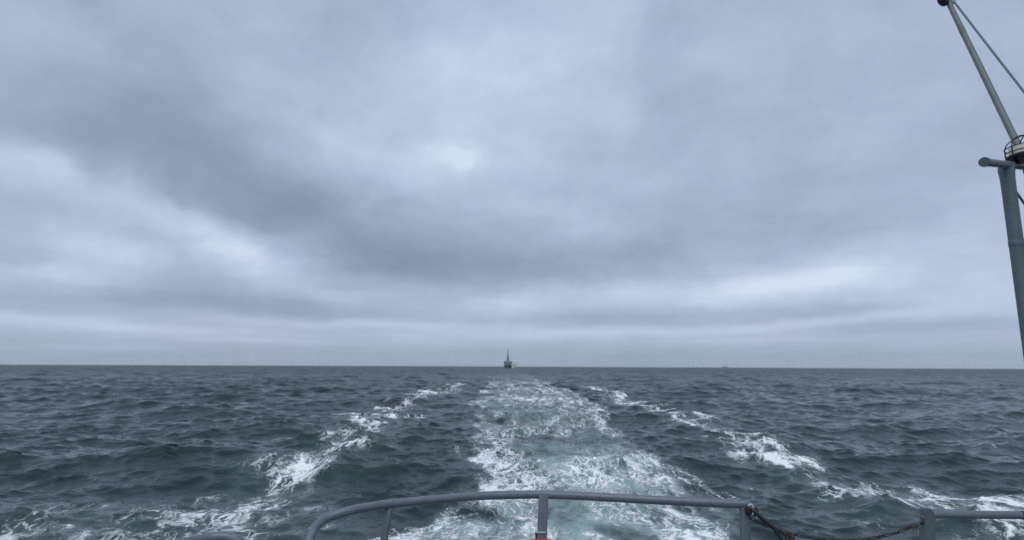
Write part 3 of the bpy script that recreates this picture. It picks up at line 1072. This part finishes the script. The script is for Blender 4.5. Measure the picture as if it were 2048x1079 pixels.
box(tb, -6.3, 6.3, 21, 40, 7.6, 10.6, .05, .15)
br = mesh_obj('bridge', tb, 'ship_grey', T)
for k in range(9):
    tb = bmesh.new()
    x = -4.8 + k * 1.2
    box(tb, x - .48, x + .48, 20.95, 21.2, 8.75, 9.65)
    mesh_obj('window', tb, 'ship_glass', br)
for s in (-1, 1):
    tb = bmesh.new()
    box(tb, s * 6.0 - 1.0, s * 6.0 + 1.0, 24, 28, 7.6, 12.2, .12, .1)
    box(tb, s * 6.0 - 1.15, s * 6.0 + 1.15, 23.5, 28.5, 10.9, 11.6)
    mesh_obj('wing_director', tb, 'ship_dark', T)
    tb = bmesh.new()
    tube(tb, [(s * 3.0, 22, 10.3), (s * 4.4, 22, 10.3), (s * 5.2, 22, 10.9)], .3, 6)
    mesh_obj('wing_rail', tb, 'ship_dark', T)
tb = bmesh.new()
box(tb, -4.4, 4.4, 26, 36, 10.5, 12.6, .12, .1)
box(tb, -3.1, 3.1, 27, 34, 12.6, 15.6, .30, .1)
mesh_obj('tower', tb, 'ship_grey', T)
mst = None
tb = bmesh.new()
for sx_ in (-1, 1):
    for sy_ in (0, 1):
        tube(tb, [(sx_ * 1.9, 28 + sy_ * 4, 13.0), (sx_ * .35, 29.6 + sy_ * .8, 19.0)], .24, 6)
for z in (14.5, 16, 17.5):
    wv = 1.9 - (z - 13) / 6 * 1.55
    tube(tb, [(-wv, 28.5, z), (wv, 28.5, z)], .16, 6)
    tube(tb, [(-wv, 31.4, z), (wv, 31.4, z)], .16, 6)
tube(tb, [(0, 30, 13), (0, 30, 18), (0, 30, 21), (0, 30, 27), (0, 30, 33)], [1.6, 1.4, 1.0, .62, .30], 10)
mst = mesh_obj('mast', tb, 'ship_dark', T)
tb = bmesh.new()
box(tb, -.9, .9, 29.2, 30.8, 18.4, 20.6, .2, .08)
mesh_obj('radar_house', tb, 'ship_dark', mst)
tb = bmesh.new()
tube(tb, [(-2.4, 29.5, 17.2), (2.4, 29.5, 17.2)], .18, 6)
mesh_obj('yard', tb, 'ship_dark', mst)
tb = bmesh.new()
box(tb, -2.4, 2.4, 44, 50, 7.6, 12.0, .2, .2)
mesh_obj('funnel', tb, 'ship_grey', T)
tb = bmesh.new()
lathe(tb, [(0, 2.6), (1.2, 2.5), (1.9, 1.6), (2.1, .3), (2.1, 0), (0, 0)], 18, Matrix.Translation((0, 12.5, 5.2)))
tube(tb, [(0, 11.6, 6.9), (0, 6.5, 7.7)], .12, 8)
tag(mesh_obj('gun_turret', tb, 'ship_grey', T), 'rounded gun turret on the foredeck')
for s in (-1, 1):
    tb = bmesh.new()
    box(tb, s * 3.0 - .35, s * 3.0 + .35, 5.9, 6.6, 3.1, 4.0, .1, .05)
    mesh_obj('anchor', tb, 'ship_dark', hull)

# spray thrown off its bow: droplets, thinning upwards and to the right
rg = np.random.default_rng(5)
N = 26000
u_ = rg.random(N)
hgt = 11.0 * u_ ** 1.7
xs = np.maximum(7.3, 9.2 + .30 * hgt + rg.normal(0, 1, N) * (1.0 + .24 * hgt))
ys = 14 + rg.normal(0, 5, N)
ctr = np.stack([xs, ys, hgt + .2 - .03 * (xs - 9)], -1)
rad = .04 + .09 * rg.random(N) ** 2
tet = np.array([(1, 1, 1), (1, -1, -1), (-1, 1, -1), (-1, -1, 1)], float)
vv = (ctr[:, None, :] + tet[None] * rad[:, None, None]).reshape(-1, 3)
ff = np.array([(0, 1, 2), (0, 3, 1), (0, 2, 3), (1, 3, 2)])
fa = (np.arange(N)[:, None, None] * 4 + ff[None]).reshape(-1, 3)
me = bpy.data.meshes.new('sea_spray')
me.from_pydata(vv.tolist(), [], fa.tolist())
me.materials.append(MAT['spray'])
o = bpy.data.objects.new('sea_spray', me)
C.objects.link(o)
o.location = (sp.x, DS, sh_z)
o.scale = (1.2, 1.2, 1.2)
tag(o, 'thin white spray drifting off the right bow of the distant warship', 'spray', kind='stuff')

# ------------------------------------------------------------------ faint ship on the horizon
DF = 7000.0
fp = at_y(1450, 735, DF)
T = thing('distant_ship', 'tiny faint ship on the horizon right of the warship', 'ship', (fp.x, DF, -DF ** 2 / (2 * 7.3e6)))
tb = bmesh.new()
ol = [(-42, 0), (-44, 6.5), (44, 8.5), (38, 0)]
for yy, s in ((-6, .96), (6, .96)):
    pass
va = [tb.verts.new((x, -6, z)) for x, z in ol]
vb = [tb.verts.new((x, 6, z)) for x, z in ol]
tb.faces.new(va)
tb.faces.new(vb)
for k in range(4):
    tb.faces.new((va[k], va[(k + 1) % 4], vb[(k + 1) % 4], vb[k]))
bmesh.ops.bevel(tb, geom=list(tb.edges), offset=.8, segments=1, affect='EDGES')
mesh_obj('hull', tb, 'far', T)
tb = bmesh.new()
box(tb, -18, 16, -5, 5, 7, 13, .06, .3)
mesh_obj('deckhouse', tb, 'far', T)
tb = bmesh.new()
box(tb, -6, 10, -4, 4, 13, 18, .25, .3)
mesh_obj('bridge', tb, 'far', T)
tb = bmesh.new()
tube(tb, [(2, 0, 17), (2, 0, 23), (2, 0, 29)], [1.2, .7, .3], 8)
mesh_obj('mast', tb, 'far', T)

# ------------------------------------------------------------------ thin sea haze
bm = bmesh.new()
box(bm, -12600, 12600, -12600, 12600, -14.0, 36.0)
hz = mesh_obj('haze', bm, bpy.data.materials.new('sea_haze'), None, False)
hm = hz.data.materials[0]
hm.use_nodes = True
t = NT(hm.node_tree)
pv = t.n.new('ShaderNodeVolumePrincipled')
pv.inputs['Color'].default_value = (.86, .90, .96, 1)
pv.inputs['Density'].default_value = HAZE
pv.inputs['Anisotropy'].default_value = 0.0
mo = t.n.new('ShaderNodeOutputMaterial')
t.l.new(pv.outputs[0], mo.inputs['Volume'])
tag(hz, 'thin pale haze over the sea', kind='stuff')
